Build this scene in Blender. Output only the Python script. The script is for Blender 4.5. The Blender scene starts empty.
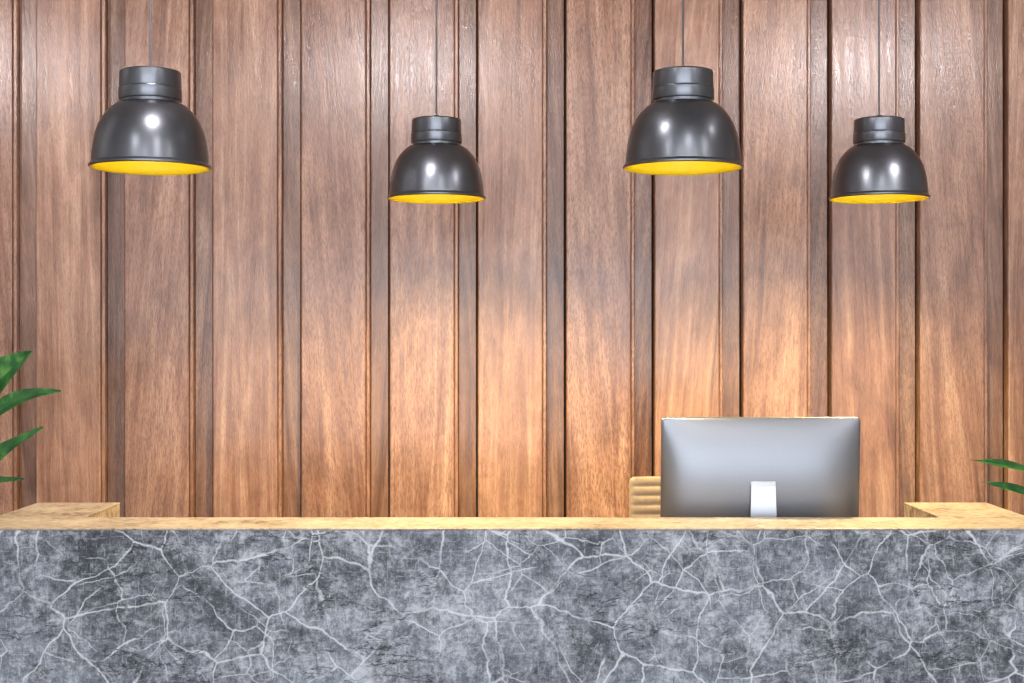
import bpy, bmesh, math, random
from mathutils import Vector, Matrix
random.seed(7)
scene = bpy.context.scene
CZ = 1.665
WALL_Y = 6.5

# ---------------------------------------------------------------- helpers
def link(o, parent=None):
    scene.collection.objects.link(o)
    if parent: o.parent = parent
    return o
def empty(name, loc=(0,0,0)):
    e = bpy.data.objects.new(name, None); e.empty_display_size = .1
    e.location = loc
    return link(e)
def mesh_obj(name, bm, mats, parent=None, loc=(0,0,0), sharp=None, bevel=0, segs=2):
    me = bpy.data.meshes.new(name); bm.normal_update(); bm.to_mesh(me); bm.free()
    for m in (mats if isinstance(mats,(list,tuple)) else [mats]): me.materials.append(m)
    if sharp: me.set_sharp_from_angle(angle=math.radians(sharp))
    o = bpy.data.objects.new(name, me); o.location = loc
    link(o, parent)
    if bevel:
        b = o.modifiers.new('bevel','BEVEL'); b.width = bevel; b.segments = segs; b.limit_method='ANGLE'
    return o
def add_box(bm, x0,x1,y0,y1,z0,z1, mi=0):
    v = [bm.verts.new(c) for c in [(x0,y0,z0),(x1,y0,z0),(x1,y1,z0),(x0,y1,z0),(x0,y0,z1),(x1,y0,z1),(x1,y1,z1),(x0,y1,z1)]]
    for f in [(0,3,2,1),(4,5,6,7),(0,1,5,4),(1,2,6,5),(2,3,7,6),(3,0,4,7)]:
        fc = bm.faces.new([v[i] for i in f]); fc.material_index = mi
def box(name, x0,x1,y0,y1,z0,z1, mat, parent=None, bevel=0):
    bm = bmesh.new(); add_box(bm,x0,x1,y0,y1,z0,z1)
    return mesh_obj(name,bm,mat,parent,bevel=bevel)
def lathe(bm, prof, n=64, mi=0):
    rings=[]
    for r,z in prof:
        if r < 1e-6: rings.append([bm.verts.new((0,0,z))])
        else: rings.append([bm.verts.new((r*math.cos(2*math.pi*i/n), r*math.sin(2*math.pi*i/n), z)) for i in range(n)])
    for k in range(len(rings)-1):
        a,b = rings[k],rings[k+1]
        for i in range(n):
            j=(i+1)%n
            if len(a)==1 and len(b)==1: continue
            if len(a)==1: f=bm.faces.new([a[0],b[j],b[i]])
            elif len(b)==1: f=bm.faces.new([a[i],a[j],b[0]])
            else: f=bm.faces.new([a[i],a[j],b[j],b[i]])
            f.material_index = mi; f.smooth=True
def tube(bm, pts, rad, n=10, mi=0):
    rings=[]
    for k,p in enumerate(pts):
        p=Vector(p); a=Vector(pts[max(k-1,0)]); b=Vector(pts[min(k+1,len(pts)-1)])
        t=(b-a).normalized(); up=Vector((0,0,1)) if abs(t.z)<.9 else Vector((1,0,0))
        s=t.cross(up).normalized(); u=s.cross(t)
        r = rad[k] if isinstance(rad,(list,tuple)) else rad
        rings.append([bm.verts.new(p+(s*math.cos(2*math.pi*i/n)+u*math.sin(2*math.pi*i/n))*r) for i in range(n)])
    for k in range(len(rings)-1):
        for i in range(n):
            j=(i+1)%n
            f=bm.faces.new([rings[k][i],rings[k][j],rings[k+1][j],rings[k+1][i]]); f.smooth=True; f.material_index=mi
    for r in (rings[0],rings[-1]):
        f=bm.faces.new(r); f.material_index=mi

def s2l(c):
    return tuple(((v/255)/12.92 if v/255<=.04045 else ((v/255+.055)/1.055)**2.4) for v in c)+(1,)
class NT:
    def __init__(s,name):
        s.m=bpy.data.materials.new(name); s.m.use_nodes=True; s.t=s.m.node_tree
        s.b=s.t.nodes['Principled BSDF']
    def n(s,typ,**kw):
        nd=s.t.nodes.new(typ)
        for k,v in kw.items(): setattr(nd,k,v)
        return nd
    def l(s,a,b): s.t.links.new(a,b)
    def math(s,op,a,b=None,c=None,clamp=False):
        nd=s.t.nodes.new('ShaderNodeMath'); nd.operation=op; nd.use_clamp=clamp
        for i,v in enumerate((a,b,c)):
            if v is None: continue
            if isinstance(v,(int,float)): nd.inputs[i].default_value=v
            else: s.l(v,nd.inputs[i])
        return nd.outputs[0]
    def noise(s,vec,scale,detail=5,rough=.55,dist=0):
        nd=s.n('ShaderNodeTexNoise'); nd.inputs['Scale'].default_value=scale; nd.inputs['Detail'].default_value=detail
        nd.inputs['Roughness'].default_value=rough; nd.inputs['Distortion'].default_value=dist
        s.l(vec,nd.inputs['Vector']); return nd.outputs['Fac']
    def mapping(s,vec,scale=(1,1,1),rot=(0,0,0),loc=(0,0,0)):
        nd=s.n('ShaderNodeMapping'); nd.inputs['Scale'].default_value=scale; nd.inputs['Rotation'].default_value=rot
        nd.inputs['Location'].default_value=loc; s.l(vec,nd.inputs['Vector']); return nd.outputs[0]
    def ramp(s,fac,stops,interp='LINEAR'):
        nd=s.n('ShaderNodeValToRGB'); cr=nd.color_ramp; cr.interpolation=interp
        while len(cr.elements)<len(stops): cr.elements.new(.5)
        for e,(p,c) in zip(cr.elements,stops):
            e.position=p; e.color=c if isinstance(c,tuple) else (c,c,c,1)
        s.l(fac,nd.inputs[0]); return nd.outputs[0]
    def mix(s,fac,a,b,mode='MIX'):
        nd=s.n('ShaderNodeMix',data_type='RGBA',blend_type=mode)
        for i,v in ((0,fac),(6,a),(7,b)):
            if isinstance(v,(int,float,tuple)): nd.inputs[i].default_value=v
            else: s.l(v,nd.inputs[i])
        return nd.outputs[2]
    def warp(s,vec,scale,amt,detail=3):
        nz=s.n('ShaderNodeTexNoise'); nz.inputs['Scale'].default_value=scale; nz.inputs['Detail'].default_value=detail; s.l(vec,nz.inputs['Vector'])
        sub=s.n('ShaderNodeVectorMath',operation='SUBTRACT'); s.l(nz.outputs['Color'],sub.inputs[0]); sub.inputs[1].default_value=(.5,.5,.5)
        sc=s.n('ShaderNodeVectorMath',operation='SCALE'); s.l(sub.outputs[0],sc.inputs[0]); sc.inputs['Scale'].default_value=amt
        ad=s.n('ShaderNodeVectorMath',operation='ADD'); s.l(vec,ad.inputs[0]); s.l(sc.outputs[0],ad.inputs[1]); return ad.outputs[0]
    def bump(s,h,strength=.3,dist=.002):
        nd=s.n('ShaderNodeBump'); nd.inputs['Strength'].default_value=strength; nd.inputs['Distance'].default_value=dist
        s.l(h,nd.inputs['Height']); s.l(nd.outputs[0],s.b.inputs['Normal'])
    def coord(s): return s.n('ShaderNodeTexCoord').outputs['Object']

def simple(name,col,rough=.5,metal=0,var=.12,scale=30,bump=0,emis=None,es=0):
    t=NT(name); c=t.coord(); n=t.noise(c,scale,4)
    dark=tuple(v*(1-var) for v in col[:3])+(1,); lite=tuple(min(1,v*(1+var)) for v in col[:3])+(1,)
    t.l(t.ramp(n,[(.3,dark),(.7,lite)]),t.b.inputs['Base Color'])
    t.b.inputs['Roughness'].default_value=rough; t.b.inputs['Metallic'].default_value=metal
    if bump: t.bump(n,bump)
    if emis: 
        t.b.inputs['Emission Color'].default_value=emis; t.b.inputs['Emission Strength'].default_value=es
    return t.m

# ---------------------------------------------------------------- materials
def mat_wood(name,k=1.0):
    t=NT(name); c=t.coord()
    rnd=t.n('ShaderNodeNewGeometry').outputs['Random Per Island']
    off=t.n('ShaderNodeCombineXYZ'); t.l(t.math('MULTIPLY',rnd,37.0),off.inputs[0]); t.l(t.math('MULTIPLY',rnd,91.0),off.inputs[2]); t.l(t.math('MULTIPLY',rnd,13.0),off.inputs[1])
    vr=t.n('ShaderNodeVectorRotate',rotation_type='Y_AXIS'); t.l(c,vr.inputs['Vector']); t.l(t.math('MULTIPLY',t.math('SUBTRACT',t.math('FRACT',t.math('MULTIPLY',rnd,7.3)),.5),.20),vr.inputs['Angle'])
    ad2=t.n('ShaderNodeVectorMath',operation='ADD'); t.l(vr.outputs[0],ad2.inputs[0]); t.l(off.outputs[0],ad2.inputs[1]); p=ad2.outputs[0]
    broad=t.noise(t.mapping(p,(8,8,.55)),1.4,4,.6,1.3)
    grain=t.noise(t.mapping(p,(40,40,1.3)),1.5,6,.62,.3)
    fleck=t.noise(t.mapping(p,(125,125,24)),1.6,2,.6,.5)
    rip=t.noise(t.mapping(p,(9,9,5),rot=(0,.45,0)),1.2,3,.5,1.0)
    v=t.math('ADD',t.math('MULTIPLY',broad,.72),t.math('MULTIPLY',grain,.28))
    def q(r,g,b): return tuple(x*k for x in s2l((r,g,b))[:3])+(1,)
    col=t.ramp(v,[(.34,q(118,84,68)),(.45,q(150,111,91)),(.55,q(170,131,109)),(.66,q(192,155,131))])
    fm=t.ramp(fleck,[(.42,1.0),(.52,0.0)])
    fmask=t.ramp(t.math('FRACT',t.math('MULTIPLY',rnd,5.7)),[(0,.18),(1,.58)])
    col=t.mix(t.math('MULTIPLY',fm,fmask),col,q(96,62,49))
    rp=t.ramp(rip,[(.35,.86),(.65,1.12)])
    col=t.mix(1.0,col,rp,'MULTIPLY')
    tint=t.ramp(rnd,[(0,(.80,.73,.69,1)),(.2,(1.05,1.04,1.03,1)),(.4,(.88,.83,.81,1)),(.6,(1.18,1.19,1.16,1)),(.8,(.96,.91,.89,1)),(1,(1.16,1.14,1.08,1))])
    col=t.mix(1.0,col,tint,'MULTIPLY')
    t.l(col,t.b.inputs['Base Color'])
    rr=t.ramp(grain,[(.3,.18),(.7,.32)]); t.l(rr,t.b.inputs['Roughness'])
    t.b.inputs['Specular IOR Level'].default_value=.65
    t.bump(t.math('ADD',t.math('MULTIPLY',fleck,.9),t.math('MULTIPLY',grain,.5)),.5,.002)
    return t.m
def mat_stone():
    t=NT('cracked_concrete'); c=t.coord()
    p=t.warp(t.warp(c,2.5,.16,2),16,.035,4)
    def vor(scale,w,vec,seed):
        v=t.n('ShaderNodeTexVoronoi',feature='DISTANCE_TO_EDGE',voronoi_dimensions='2D'); v.inputs['Scale'].default_value=scale
        sp=t.n('ShaderNodeSeparateXYZ'); t.l(vec,sp.inputs[0]); cb=t.n('ShaderNodeCombineXYZ')
        t.l(t.math('ADD',t.math('ADD',sp.outputs[0],sp.outputs[1]),seed),cb.inputs[0]); t.l(t.math('ADD',sp.outputs[2],seed*.7),cb.inputs[1]); t.l(cb.outputs[0],v.inputs['Vector'])
        return t.ramp(v.outputs['Distance'],[(0,1.0),(w*.4,.85),(w,0.0)])
    v1=vor(4.4,.017,p,1.7); v2=vor(8.5,.020,p,5.2); v3=vor(5.5,.016,p,9.3)
    m1=t.ramp(t.noise(c,4.0,4),[(.38,.25),(.50,1.0)]); m2=t.ramp(t.noise(t.mapping(c,loc=(3,4,9)),4.4,4),[(.46,0.0),(.54,.8)])
    m3=t.ramp(t.noise(t.mapping(c,loc=(7,1,2)),4.0,4),[(.46,0.0),(.54,1.0)])
    veins=t.math('MAXIMUM',t.math('MAXIMUM',t.math('MULTIPLY',v1,m1),t.math('MULTIPLY',v2,m2)),t.math('MULTIPLY',v3,m3))
    cloud=t.noise(c,5.0,14,.80,.3); mid=t.noise(t.mapping(c,loc=(9,2,4)),14,14,.85,.4); fine=t.noise(c,75,6,.9)
    big=t.noise(t.mapping(c,loc=(4,4,7)),2.6,6,.65,.3)
    scr=t.noise(t.mapping(c,(9,9,85),rot=(0,.7,0)),1.4,6,.75); scr2=t.noise(t.mapping(c,(85,85,9),rot=(0,.5,0)),1.4,6,.75)
    v=t.math('ADD',t.math('MULTIPLY',cloud,.6),t.math('MULTIPLY',fine,.4))
    col=t.ramp(v,[(.40,s2l((68,74,84))),(.50,s2l((122,129,140))),(.58,s2l((186,192,201)))])
    dm=t.math('ADD',t.math('MULTIPLY',mid,.55),t.math('MULTIPLY',big,.45))
    dk=t.ramp(dm,[(.45,1.0),(.49,.60),(.535,0.0)])
    dkf=t.math('MULTIPLY',dk,t.ramp(fine,[(.35,1.0),(.65,.5)]))
    col=t.mix(t.math('MULTIPLY',dkf,.95),col,s2l((28,31,38)))
    lt=t.ramp(t.noise(t.mapping(c,loc=(2,9,5)),20,12,.85,.3),[(.52,0.0),(.57,1.0)])
    col=t.mix(t.math('MULTIPLY',lt,.40),col,s2l((200,205,213)))
    sl=t.ramp(t.math('MAXIMUM',scr,scr2),[(.58,0.0),(.65,1.0)])
    col=t.mix(t.math('MULTIPLY',sl,.42),col,s2l((198,203,211)))
    sd=t.ramp(t.math('MINIMUM',scr,scr2),[(.36,1.0),(.41,0.0)])
    col=t.mix(t.math('MULTIPLY',sd,.45),col,s2l((32,36,44)))
    vb=t.ramp(mid,[(.38,.40),(.52,1.0)])
    col=t.mix(t.math('MULTIPLY',t.math('MULTIPLY',veins,.88),vb),col,s2l((216,220,226)))
    hn=t.noise(t.mapping(p,(1.0,1.0,5.0),loc=(2,2,2)),1.5,6,.6,.2)
    hc=t.ramp(t.math('ABSOLUTE',t.math('SUBTRACT',hn,.5)),[(0,1.0),(.003,.8),(.006,0.0)])
    hm=t.ramp(t.noise(t.mapping(c,loc=(8,8,1)),2.2,2),[(.46,0.0),(.52,1.0)])
    hk=t.math('MULTIPLY',hc,hm)
    col=t.mix(t.math('MULTIPLY',hk,.9),col,s2l((16,18,24)))
    t.l(col,t.b.inputs['Base Color']); t.b.inputs['Roughness'].default_value=.6
    t.bump(t.math('SUBTRACT',t.math('SUBTRACT',v,t.math('MULTIPLY',dk,.3)),t.math('MULTIPLY',hk,.6)),.35,.003)
    return t.m
def mat_sand():
    t=NT('sandstone_top'); c=t.coord()
    v=t.math('ADD',t.math('MULTIPLY',t.noise(c,5,10,.75),.6),t.math('MULTIPLY',t.noise(c,40,6,.75),.4))
    col=t.ramp(v,[(.40,s2l((96,80,68))),(.46,s2l((146,130,114))),(.54,s2l((170,156,140))),(.64,s2l((192,182,168)))])
    t.l(col,t.b.inputs['Base Color']); t.b.inputs['Roughness'].default_value=.42; t.bump(v,.3,.002)
    return t.m
def mat_leaf():
    t=NT('leaf_green'); c=t.coord()
    n=t.noise(c,14,4)
    t.l(t.ramp(n,[(.3,s2l((18,54,28))),(.55,s2l((42,92,44))),(.75,s2l((92,142,72)))]),t.b.inputs['Base Color'])
    t.b.inputs['Roughness'].default_value=.33; t.bump(n,.2)
    return t.m
M_wood=mat_wood('sapele_wood'); M_wood_shade=mat_wood('sapele_wood_recess_shade',.66); M_stone=mat_stone(); M_sand=mat_sand(); M_leaf=mat_leaf()  # second wood is a darkened copy; recess shade of the battens painted into it
M_metal=simple('gunmetal_satin',(.15,.158,.178,1),.30,.95,.05)
M_yellow=simple('yellow_enamel',(.86,.64,.008,1),.5,0,.03)
M_bulb=simple('bulb_glow',(1,.85,.6,1),.5,0,0,emis=(1,.90,.58,1),es=15)
M_cord=simple('cord_grey',(.10,.10,.11,1),.5)
M_alu=simple('anodised_aluminium',(.235,.25,.28,1),.38,.85,.03,200)
M_alub=simple('polished_aluminium',(.42,.44,.48,1),.32,.85,.03,200)
M_screen=simple('screen_glass',(.01,.01,.012,1),.1)
M_black=simple('black_plastic',(.02,.02,.022,1),.45)
M_leather=simple('tan_leather',s2l((158,136,108)),.45,0,.1,60,.2)
M_plaster=simple('white_plaster',s2l((205,203,200)),.85,0,.03,8)
M_floor=simple('polished_concrete',s2l((80,76,74)),.35,0,.15,3)
M_soil=simple('potting_soil',(.03,.02,.013,1),.95,0,.4,60,.8)
M_pot=simple('ceramic_pot',s2l((210,208,204)),.35,0,.03)
M_stem=simple('plant_stem',s2l((84,92,52)),.6,0,.2,40)
M_desk=simple('desk_laminate',s2l((120,92,70)),.5)
M_frame=simple('window_frame_metal',(.05,.05,.055,1),.4,.5)
M_diff=simple('downlight_diffuser',(.9,.9,.9,1),.5,0,0,emis=(1,.97,.93,1),es=6)

# ---------------------------------------------------------------- room
RX=4.3; RB=-3.0; RH=3.8
box('floor',-RX,RX,RB,WALL_Y+.14,-.1,0,M_floor)
box('ceiling',-RX,RX,RB,WALL_Y+.14,RH,RH+.1,M_plaster)
box('wall_left',-RX-.1,-RX,RB,WALL_Y+.14,-.1,RH+.1,M_plaster)
box('wall_right',RX,RX+.1,RB,WALL_Y+.14,-.1,RH+.1,M_plaster)
bm=bmesh.new()
wx=3.6; wz0=.5; wz1=3.2
add_box(bm,-RX,-wx,RB-.12,RB,0,RH); add_box(bm,wx,RX,RB-.12,RB,0,RH)
add_box(bm,-wx,wx,RB-.12,RB,0,wz0); add_box(bm,-wx,wx,RB-.12,RB,wz1,RH)
mesh_obj('wall_back',bm,M_plaster)
bm=bmesh.new()
for i in range(5):
    x=-wx+.03+i*(2*wx-.06)/4; add_box(bm,x-.03,x+.03,RB-.1,RB-.04,wz0,wz1)
add_box(bm,-wx,wx,RB-.1,RB-.04,wz0,wz0+.06); add_box(bm,-wx,wx,RB-.1,RB-.04,wz1-.06,wz1)
mesh_obj('added_window_1',bm,M_frame)  # unseen window, added as an opening for the fill light

box('wall_front',-RX,RX,WALL_Y+.075,WALL_Y+.14,0,RH,simple('wall_backing_dark',(.03,.018,.014,1),.8))
P=.4041; BW=.311
bm=bmesh.new()
def bev_board(x0,x1,y0,y1,b,mi=0,tw=0.0):
    prof=[(x0,y1),(x0,y0+b),(x0+b*.35,y0+b*.3),(x0+b,y0),(x1-b,y0+tw),(x1-b*.35,y0+b*.3+tw),(x1,y0+b+tw),(x1,y1)]
    a=[bm.verts.new((x,y,0.0)) for x,y in prof]; c=[bm.verts.new((x,y,RH)) for x,y in prof]
    n=len(prof); fs=[]
    for i in range(n):
        j=(i+1)%n; fs.append(bm.faces.new([a[i],a[j],c[j],c[i]]))
    fs.append(bm.faces.new(a[::-1])); fs.append(bm.faces.new(c))
    for f in fs: f.material_index=mi
for k in range(-10,11):
    cx=k*P
    bev_board(cx-BW/2,cx+BW/2-.016,WALL_Y,WALL_Y+.075,.006,0,random.uniform(-.004,.004))
    bev_board(cx+BW/2-.0155,cx+BW/2+.002,WALL_Y+.010,WALL_Y+.075,.005,0)
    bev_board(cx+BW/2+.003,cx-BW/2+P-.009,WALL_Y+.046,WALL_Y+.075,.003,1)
bmesh.ops.recalc_face_normals(bm,faces=bm.faces)
mesh_obj('wood_wall_panelling',bm,[M_wood,M_wood_shade])

# ---------------------------------------------------------------- reception counter
rc=empty('reception_counter')
XO,XI,Y0,Y1,Y2,H=1.663,1.376,4.3,4.57,4.99,1.10
def ushape(bm,z0,z1,o=0,inner_mi=0):
    pts=[(-XO-o,Y0-o),(XO+o,Y0-o),(XO+o,Y2+o),(XI-o,Y2+o),(XI-o,Y1+o),(-XI+o,Y1+o),(-XI+o,Y2+o),(-XO-o,Y2+o)]
    a=[bm.verts.new((x,y,z0)) for x,y in pts]; c=[bm.verts.new((x,y,z1)) for x,y in pts]
    for i in range(8):
        j=(i+1)%8; f=bm.faces.new([a[i],a[j],c[j],c[i]])
        if i in (3,4,5): f.material_index=inner_mi
    for v,rev in ((c,False),(a,True)):
        for q in ((0,1,4,5),(1,2,3,4),(0,5,6,7)):
            r=[v[k] for k in q]
            bm.faces.new(r[::-1] if rev else r)
bm=bmesh.new(); ushape(bm,0,H-.006,0,1); mesh_obj('body',bm,[M_stone,M_sand],rc,bevel=.002)
bm=bmesh.new(); ushape(bm,H-.006,H,.001); mesh_obj('top_slab',bm,M_sand,rc,bevel=.0015)
box('work_surface',-XI,XI,Y1,5.05,.72,.75,M_desk,rc,.003)
box('modesty_rail',-XI,XI,Y1,Y1+.02,.5,.72,M_desk,rc)

# ---------------------------------------------------------------- pendant lamps
def pendant(x,y,power,col):
    zr=CZ+.535; e=empty('pendant_lamp',(x,y,zr)); s=.1856/60.5
    out=[(59.2,0),(60.5,1),(60.5,2.5),(59,4),(58,5),(57.6,12),(56.6,22),(54.6,33),(51.6,42.0),(47.5,50),(42.5,56.6),(37.5,61.4),(33.5,64.4),(31.0,65.4),
         (29.0,65.8),(29.0,68.4),(31.0,68.8),(31.3,69.4),(31.3,79.5),(30.7,80.0),(30.4,80.8),(30.7,81.6),(30.3,96.4),(29.6,97.6),(28.6,98),(7,98.4),(6,99),(4.5,102),(3,103),(0,103)]
    inn=[(59.2,0),(56.8,.6),(56.2,6),(55.8,13),(54.6,24),(52.4,34),(49,43),(44,51),(38,56.5),(30,61),(0,63)]
    bm=bmesh.new(); lathe(bm,[(r*s,z*s) for r,z in out],72)
    bmesh.ops.recalc_face_normals(bm,faces=bm.faces)
    mesh_obj('shade',bm,M_metal,e,sharp=28)
    bm=bmesh.new(); lathe(bm,[(r*s,z*s) for r,z in inn],72); mesh_obj('shade_lining',bm,M_yellow,e)
    bm=bmesh.new(); lathe(bm,[(0,.042),(.015,.045),(.028,.058),(.034,.075),(.028,.095),(.018,.11),(.018,.125),(0,.125)],24); mesh_obj('bulb',bm,M_bulb,e)
    bm=bmesh.new(); lathe(bm,[(.0,.122),(.024,.122),(.024,.19),(0,.19)],24); mesh_obj('bulb_socket',bm,M_black,e,sharp=40)
    bm=bmesh.new(); tube(bm,[(0,0,101*s),(0,0,(RH-zr)*.5),(0,0,RH-zr-.02)],.0034,8); mesh_obj('cord',bm,M_cord,e)
    bm=bmesh.new(); lathe(bm,[(0,RH-zr-.03),(.05,RH-zr-.028),(.06,RH-zr-.012),(.06,RH-zr),(0,RH-zr)],32); mesh_obj('ceiling_rose',bm,M_metal,e,sharp=40)
    L=bpy.data.lights.new('pendant_light','SPOT'); L.energy=power; L.color=col; L.spot_size=math.radians(160); L.spot_blend=.55; L.shadow_soft_size=.03
    lo=bpy.data.objects.new('light',L); lo.location=(0,0,.03); link(lo,e)
pendant(-1.1186,4.4,40,(1,.84,.58)); pendant(.529,4.4,40,(1,.84,.58)); pendant(-.284,5.35,165,(1,.76,.32)); pendant(1.381,5.35,165,(1,.76,.32))

# ---------------------------------------------------------------- computer monitor
mx=.832; my=4.775
mon=empty('desktop_monitor',(mx,my,1.155))
W,Hh=.666,.515
def rrect(w,h,r,n=8):
    pts=[]
    for cx,cz,a0 in ((w/2-r,h/2-r,0),(-w/2+r,h/2-r,90),(-w/2+r,-h/2+r,180),(w/2-r,-h/2+r,270)):
        for i in range(n+1):
            a=math.radians(a0+90*i/n); pts.append((cx+r*math.cos(a),cz+r*math.sin(a)))
    out=[]
    for i in range(len(pts)):
        a=pts[i]; b=pts[(i+1)%len(pts)]; d=math.dist(a,b); k=max(1,int(d/.012))
        for j in range(k): out.append((a[0]+(b[0]-a[0])*j/k,a[1]+(b[1]-a[1])*j/k))
    return out
bm=bmesh.new(); ol=rrect(W,Hh,.014)
def hgt(x,z):
    u=min(1,abs(x)/(W/2)); v=min(1,abs(z)/(Hh/2))
    return .052*((1-u**6)**.8)*((1-v**2.2)**.85)
rings=[[bm.verts.new((px,.006,pz)) for px,pz in ol],[bm.verts.new((px,-.004,pz)) for px,pz in ol]]
for k in range(1,40):
    t_=1-.004-(k-1)*.0262
    if t_<=.01: break
    rings.append([bm.verts.new((px*t_,-.006-hgt(px*t_,pz*t_),pz*t_)) for px,pz in ol])
for a,b in zip(rings,rings[1:]):
    for i in range(len(a)):
        j=(i+1)%len(a); bm.faces.new([a[i],a[j],b[j],b[i]]).smooth=True
cv=bm.verts.new((0,-.058,0)); l_=rings[-1]
for i in range(len(l_)): bm.faces.new([l_[i],l_[(i+1)%len(l_)],cv]).smooth=True
bm.faces.new(rings[0][::-1])
bmesh.ops.recalc_face_normals(bm,faces=bm.faces)
mo=mesh_obj('back_shell',bm,M_alu,mon); mo.rotation_euler=(math.radians(4),0,0)
bm=bmesh.new(); add_box(bm,-W/2+.012,W/2-.012,.006,.0085,-Hh/2+.07,Hh/2-.012); so=mesh_obj('screen',bm,M_screen,mon); so.rotation_euler=(math.radians(4),0,0)
bm=bmesh.new()
side=[(-.060,.045),(-.066,.048),(-.072,.03),(-.078,-.12),(-.088,-.39),(-.086,-.4045),(.10,-.4045),(.10,-.398),(-.078,-.396),(-.070,-.12),(-.058,.02)]
def hw(z): return .041+.006*min(1,max(0,(.05-z)/.3))+ (.03 if z<-.39 else 0)
A=[bm.verts.new((-hw(z),y,z)) for y,z in side]; B=[bm.verts.new((hw(z),y,z)) for y,z in side]
for i in range(len(side)):
    j=(i+1)%len(side); bm.faces.new([A[i],A[j],B[j],B[i]])
bm.faces.new(A[::-1]); bm.faces.new(B)
bmesh.ops.recalc_face_normals(bm,faces=bm.faces)
mesh_obj('stand',bm,M_alub,mon,bevel=.0015)

# ---------------------------------------------------------------- office chair
ch=empty('office_chair',(.706,5.45,0))
bm=bmesh.new(); nz=160; nx=24; bw=.255; z0=.50; z1=1.145
grid=[]
for k in range(nz+1):
    t_=k/nz; z=z0+(z1-z0)*t_; row=[]
    rib=abs(math.sin(math.pi*(z1-z)/.0358))**.5
    cr=.022; w=bw
    if z>z1-cr: w=bw-cr+math.sqrt(max(0,cr*cr-(z-z1+cr)**2))
    for i in range(nx+1):
        u=-1+2*i/nx; x=w*u
        y=-.007*rib*(1-abs(u)**10) - .020*(u*u) + .02*math.cos(math.pi*t_) + .06*t_
        row.append(bm.verts.new((x,y,z)))
    grid.append(row)
for k in range(nz):
    for i in range(nx): bm.faces.new([grid[k][i],grid[k][i+1],grid[k+1][i+1],grid[k+1][i]]).smooth=True
b=mesh_obj('backrest',bm,M_leather,ch); m=b.modifiers.new('s','SOLIDIFY'); m.thickness=.022; m.offset=-1
bm=bmesh.new(); grid=[]
for k in range(91):
    t_=k/90; y=-.44+.46*t_; row=[]
    rib=abs(math.sin(math.pi*t_*12))**.6
    for i in range(nx+1):
        u=-1+2*i/nx
        row.append(bm.verts.new((.25*u,y,.47+.014*rib*(1-abs(u)**8)+.02*u*u-.05*max(0,(.15-t_)/.15)**2)))
    grid.append(row)
for k in range(90):
    for i in range(nx): bm.faces.new([grid[k][i],grid[k][i+1],grid[k+1][i+1],grid[k+1][i]]).smooth=True
b=mesh_obj('seat',bm,M_leather,ch); m=b.modifiers.new('s','SOLIDIFY'); m.thickness=.035; m.offset=-1
for sx in (-1,1):
    bm=bmesh.new()
    tube(bm,[(sx*.258,-.42,.45),(sx*.258,-.2,.46),(sx*.258,.0,.47),(sx*.258,.03,.53),(sx*.256,0.0,.75),(sx*.254,.01,.95)],.011,10)
    tube(bm,[(sx*.262,-.30,.46),(sx*.285,-.30,.60),(sx*.285,-.25,.645),(sx*.285,-.05,.655),(sx*.258,.0,.655)],.010,10)
    mesh_obj('side_frame_%d'%(1 if sx<0 else 2),bm,M_alub,ch)
    bm=bmesh.new(); add_box(bm,sx*.285-.022,sx*.285+.022,-.27,-.03,.652,.672); mesh_obj('arm_pad_%d'%(1 if sx<0 else 2),bm,M_black,ch,bevel=.006)
bm=bmesh.new(); tube(bm,[(0,-.21,.10),(0,-.21,.28)],.028,20); tube(bm,[(0,-.21,.27),(0,-.21,.44)],.018,20); add_box(bm,-.12,.12,-.33,-.09,.425,.45)
for i in range(5):
    a=2*math.pi*i/5+.3; c,s_=math.cos(a),math.sin(a)
    tube(bm,[(0,-.21,.12),(.15*c,-.21+.15*s_,.105),(.30*c,-.21+.30*s_,.075)],[.022,.018,.012],10)
mesh_obj('star_base',bm,M_alub,ch)
bm=bmesh.new()
for i in range(5):
    a=2*math.pi*i/5+.3; x,y=.30*math.cos(a),-.21+.30*math.sin(a)
    for d in (-.014,.014):
        tube(bm,[(x+d-.009,y,.0301),(x+d+.009,y,.0301)],.03,20)
    tube(bm,[(x,y,.03),(x,y,.075)],.008,8)
mesh_obj('casters',bm,M_black,ch)

# ---------------------------------------------------------------- potted plants
def leaf(bm,base,tip,width,arch=.04,roll=0.0,n=14):
    base=Vector(base); tip=Vector(tip); d=tip-base; t=d.normalized()
    s=t.cross(Vector((0,0,1))); s=s.normalized() if s.length>1e-3 else Vector((1,0,0))
    s=Matrix.Rotation(roll,3,t)@s; u=s.cross(t).normalized()
    rows=[]
    for k in range(n+1):
        f=k/n; w=width*.5*(math.sin(math.pi*min(1,f**.8))**.85)*(1-.25*f)+.0015
        if f<.12: w=.003+ (w-.003)*(f/.12)**1.5
        c=base+d*f+Vector((0,0,arch*4*f*(1-f)))
        row=[]
        for q in (-1,-.5,0,.5,1):
            row.append(bm.verts.new(c+s*(w*q)+u*(abs(q)*w*.38+ .004*math.sin(9*f+q*2)*abs(q))))
        rows.append(row)
    for k in range(n):
        for i in range(4): bm.faces.new([rows[k][i],rows[k][i+1],rows[k+1][i+1],rows[k+1][i]]).smooth=(i not in (1,2))
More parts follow.
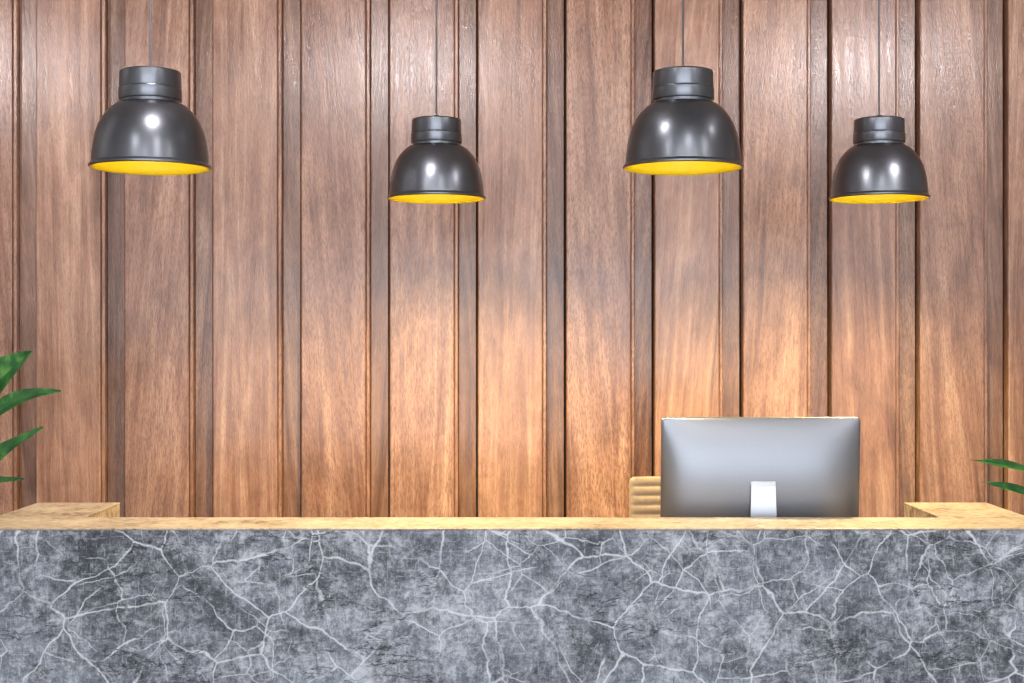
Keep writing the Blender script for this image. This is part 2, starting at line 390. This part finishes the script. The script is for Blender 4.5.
def plant(x,y,sgn,special,top):
    e=empty('potted_plant',(x,y,0))
    bm=bmesh.new(); lathe(bm,[(0,0),(.15,0),(.165,.02),(.205,.38),(.21,.40),(.195,.40),(.185,.34),(0,.34)],48); mesh_obj('pot',bm,M_pot,e,sharp=40)
    bm=bmesh.new(); lathe(bm,[(.0,.335),(.187,.335),(.186,.362),(.1,.37),(0,.372)],32); mesh_obj('soil',bm,M_soil,e)
    bs=bmesh.new(); bl=bmesh.new()
    stems=[]
    for i in range(6):
        a=2*math.pi*i/6+.5; r=.05
        t=(sgn*(.06+.10*math.cos(a)*sgn)*1.0, .12*math.sin(a), top-.28*random.random()-.1)
        p0=Vector((r*math.cos(a),r*math.sin(a),.34)); p3=Vector(t)
        pts=[p0+(p3-p0)*f+Vector((.03*math.sin(3*f),.02*math.sin(4*f),0)) for f in [k/8 for k in range(9)]]
        tube(bs,pts,[.011-.006*k/8 for k in range(9)],8); stems.append(pts)
    for b_,t_,w,ar,ro in special:
        b_=Vector(b_)-Vector((x,y,0)); t_=Vector(t_)-Vector((x,y,0))
        leaf(bl,b_,t_,w,ar,ro)
        best=min((p for st in stems for p in st[2:]),key=lambda p:(p-b_).length)
        mid=(best+b_)/2-Vector((0,0,.02)); tube(bs,[best,mid,b_],.0035,6)
    cnt=0; tries=0
    while cnt<46 and tries<2000:
        tries+=1
        st=random.choice(stems); p=st[random.randint(3,8)]
        a=random.uniform(0,2*math.pi); Ln=random.uniform(.24,.4)
        tp=p+Vector((math.cos(a)*Ln,math.sin(a)*Ln*.8,random.uniform(-.05,.26)))
        wx_=tp.x+x; wy_=tp.y+y
        if abs(wx_)<.365*wy_+.03: continue
        leaf(bl,p,tp,random.uniform(.06,.09),random.uniform(.02,.07),random.uniform(-.5,.5)); cnt+=1
    bmesh.ops.recalc_face_normals(bs,faces=bs.faces)
    mesh_obj('stems',bs,M_stem,e); mesh_obj('foliage',bl,M_leaf,e)
def at(px,py,d): return ((px-512)/1422.2*d, d, CZ+(341.5-py)/1422.2*d)
plant(-2.25,5.45,-1,[
    (at(-34,420,5.4),at(32,351,5.3),.17,.02,1.35),
    (at(-25,430,5.35),at(61,391,5.2),.085,.035,1.0),
    (at(-30,482,5.3),at(43,427,5.2),.085,.01,1.0),
    (at(-40,492,5.3),at(24,479,5.2),.05,.01,.8)],1.72)
plant(2.25,5.45,1,[
    (at(1060,484,5.35),at(970,460,5.2),.05,.015,-.7),
    (at(1065,512,5.3),at(981,482,5.2),.055,.015,-.7)],1.5)

# ---------------------------------------------------------------- lighting
def area(name,loc,rot,sx,sy,power,col,shape='RECTANGLE',parent=None):
    L=bpy.data.lights.new(name,'AREA'); L.shape=shape; L.size=sx; L.size_y=sy; L.energy=power; L.color=col
    o=bpy.data.objects.new(name,L); o.location=loc; o.rotation_euler=rot; link(o,parent); return o
area('front_fill_light',(0,RB-.2,1.85),(math.radians(90),0,0),7.2,2.7,315,(.90,.94,1.0))  # added soft fill from behind the camera, brightens counter and wall
for (x,y) in [(-2.2,.6),(.8,.6),(3.4,.6),(-.74,-1.5),(2.33,-1.5)]:
    d=empty('ceiling_downlight',(x,y,RH))
    bm=bmesh.new(); lathe(bm,[(.13,-.0),(.13,-.012),(.165,-.014),(.17,0)],40); mesh_obj('trim_ring',bm,M_metal,d)
    bm=bmesh.new(); lathe(bm,[(0,-.004),(.13,-.004)],40); mesh_obj('diffuser',bm,M_diff,d)
    area('lamp',(0,0,-.02),(0,0,0),.26,.26,45,(1,.97,.97),'DISK',d)
for x in (-.74,2.33,-3.6):
    d=empty('track_spotlight',(x,3.2,RH))
    bm=bmesh.new(); tube(bm,[(0,0,0),(0,0,-.2)],.01,10); lathe(bm,[(0,-.02),(.045,-.02),(.05,0),(0,0)],24); mesh_obj('arm',bm,M_metal,d)
    tl=math.radians(72)
    bm=bmesh.new(); lathe(bm,[(.060,-.07),(.060,.07),(.05,.08),(0,.082)],32); lathe(bm,[(.060,-.07),(.055,-.07),(.053,-.055),(0,-.05)],32)
    h=mesh_obj('head',bm,M_metal,d,loc=(0,0,-.235)); h.rotation_euler=(tl,0,0)
    L=bpy.data.lights.new('track_light','SPOT'); L.energy=140; L.color=(1,.94,.96); L.spot_size=math.radians(125); L.spot_blend=.8; L.shadow_soft_size=.05
    lo=bpy.data.objects.new('light',L); lo.location=(0,.085,-.26); lo.rotation_euler=(math.radians(72),0,0); link(lo,d)
w=bpy.data.worlds.new('World'); scene.world=w; w.use_nodes=True
bg=w.node_tree.nodes['Background']; bg.inputs[0].default_value=(.75,.85,1,1); bg.inputs[1].default_value=.6
scene.view_settings.view_transform='Standard'
# ---------------------------------------------------------------- camera
cam=bpy.data.cameras.new('camera'); cam.lens=50; cam.sensor_width=36
co=bpy.data.objects.new('camera',cam); co.location=(0,0,CZ); co.rotation_euler=(math.radians(90),0,0); link(co)
scene.camera=co
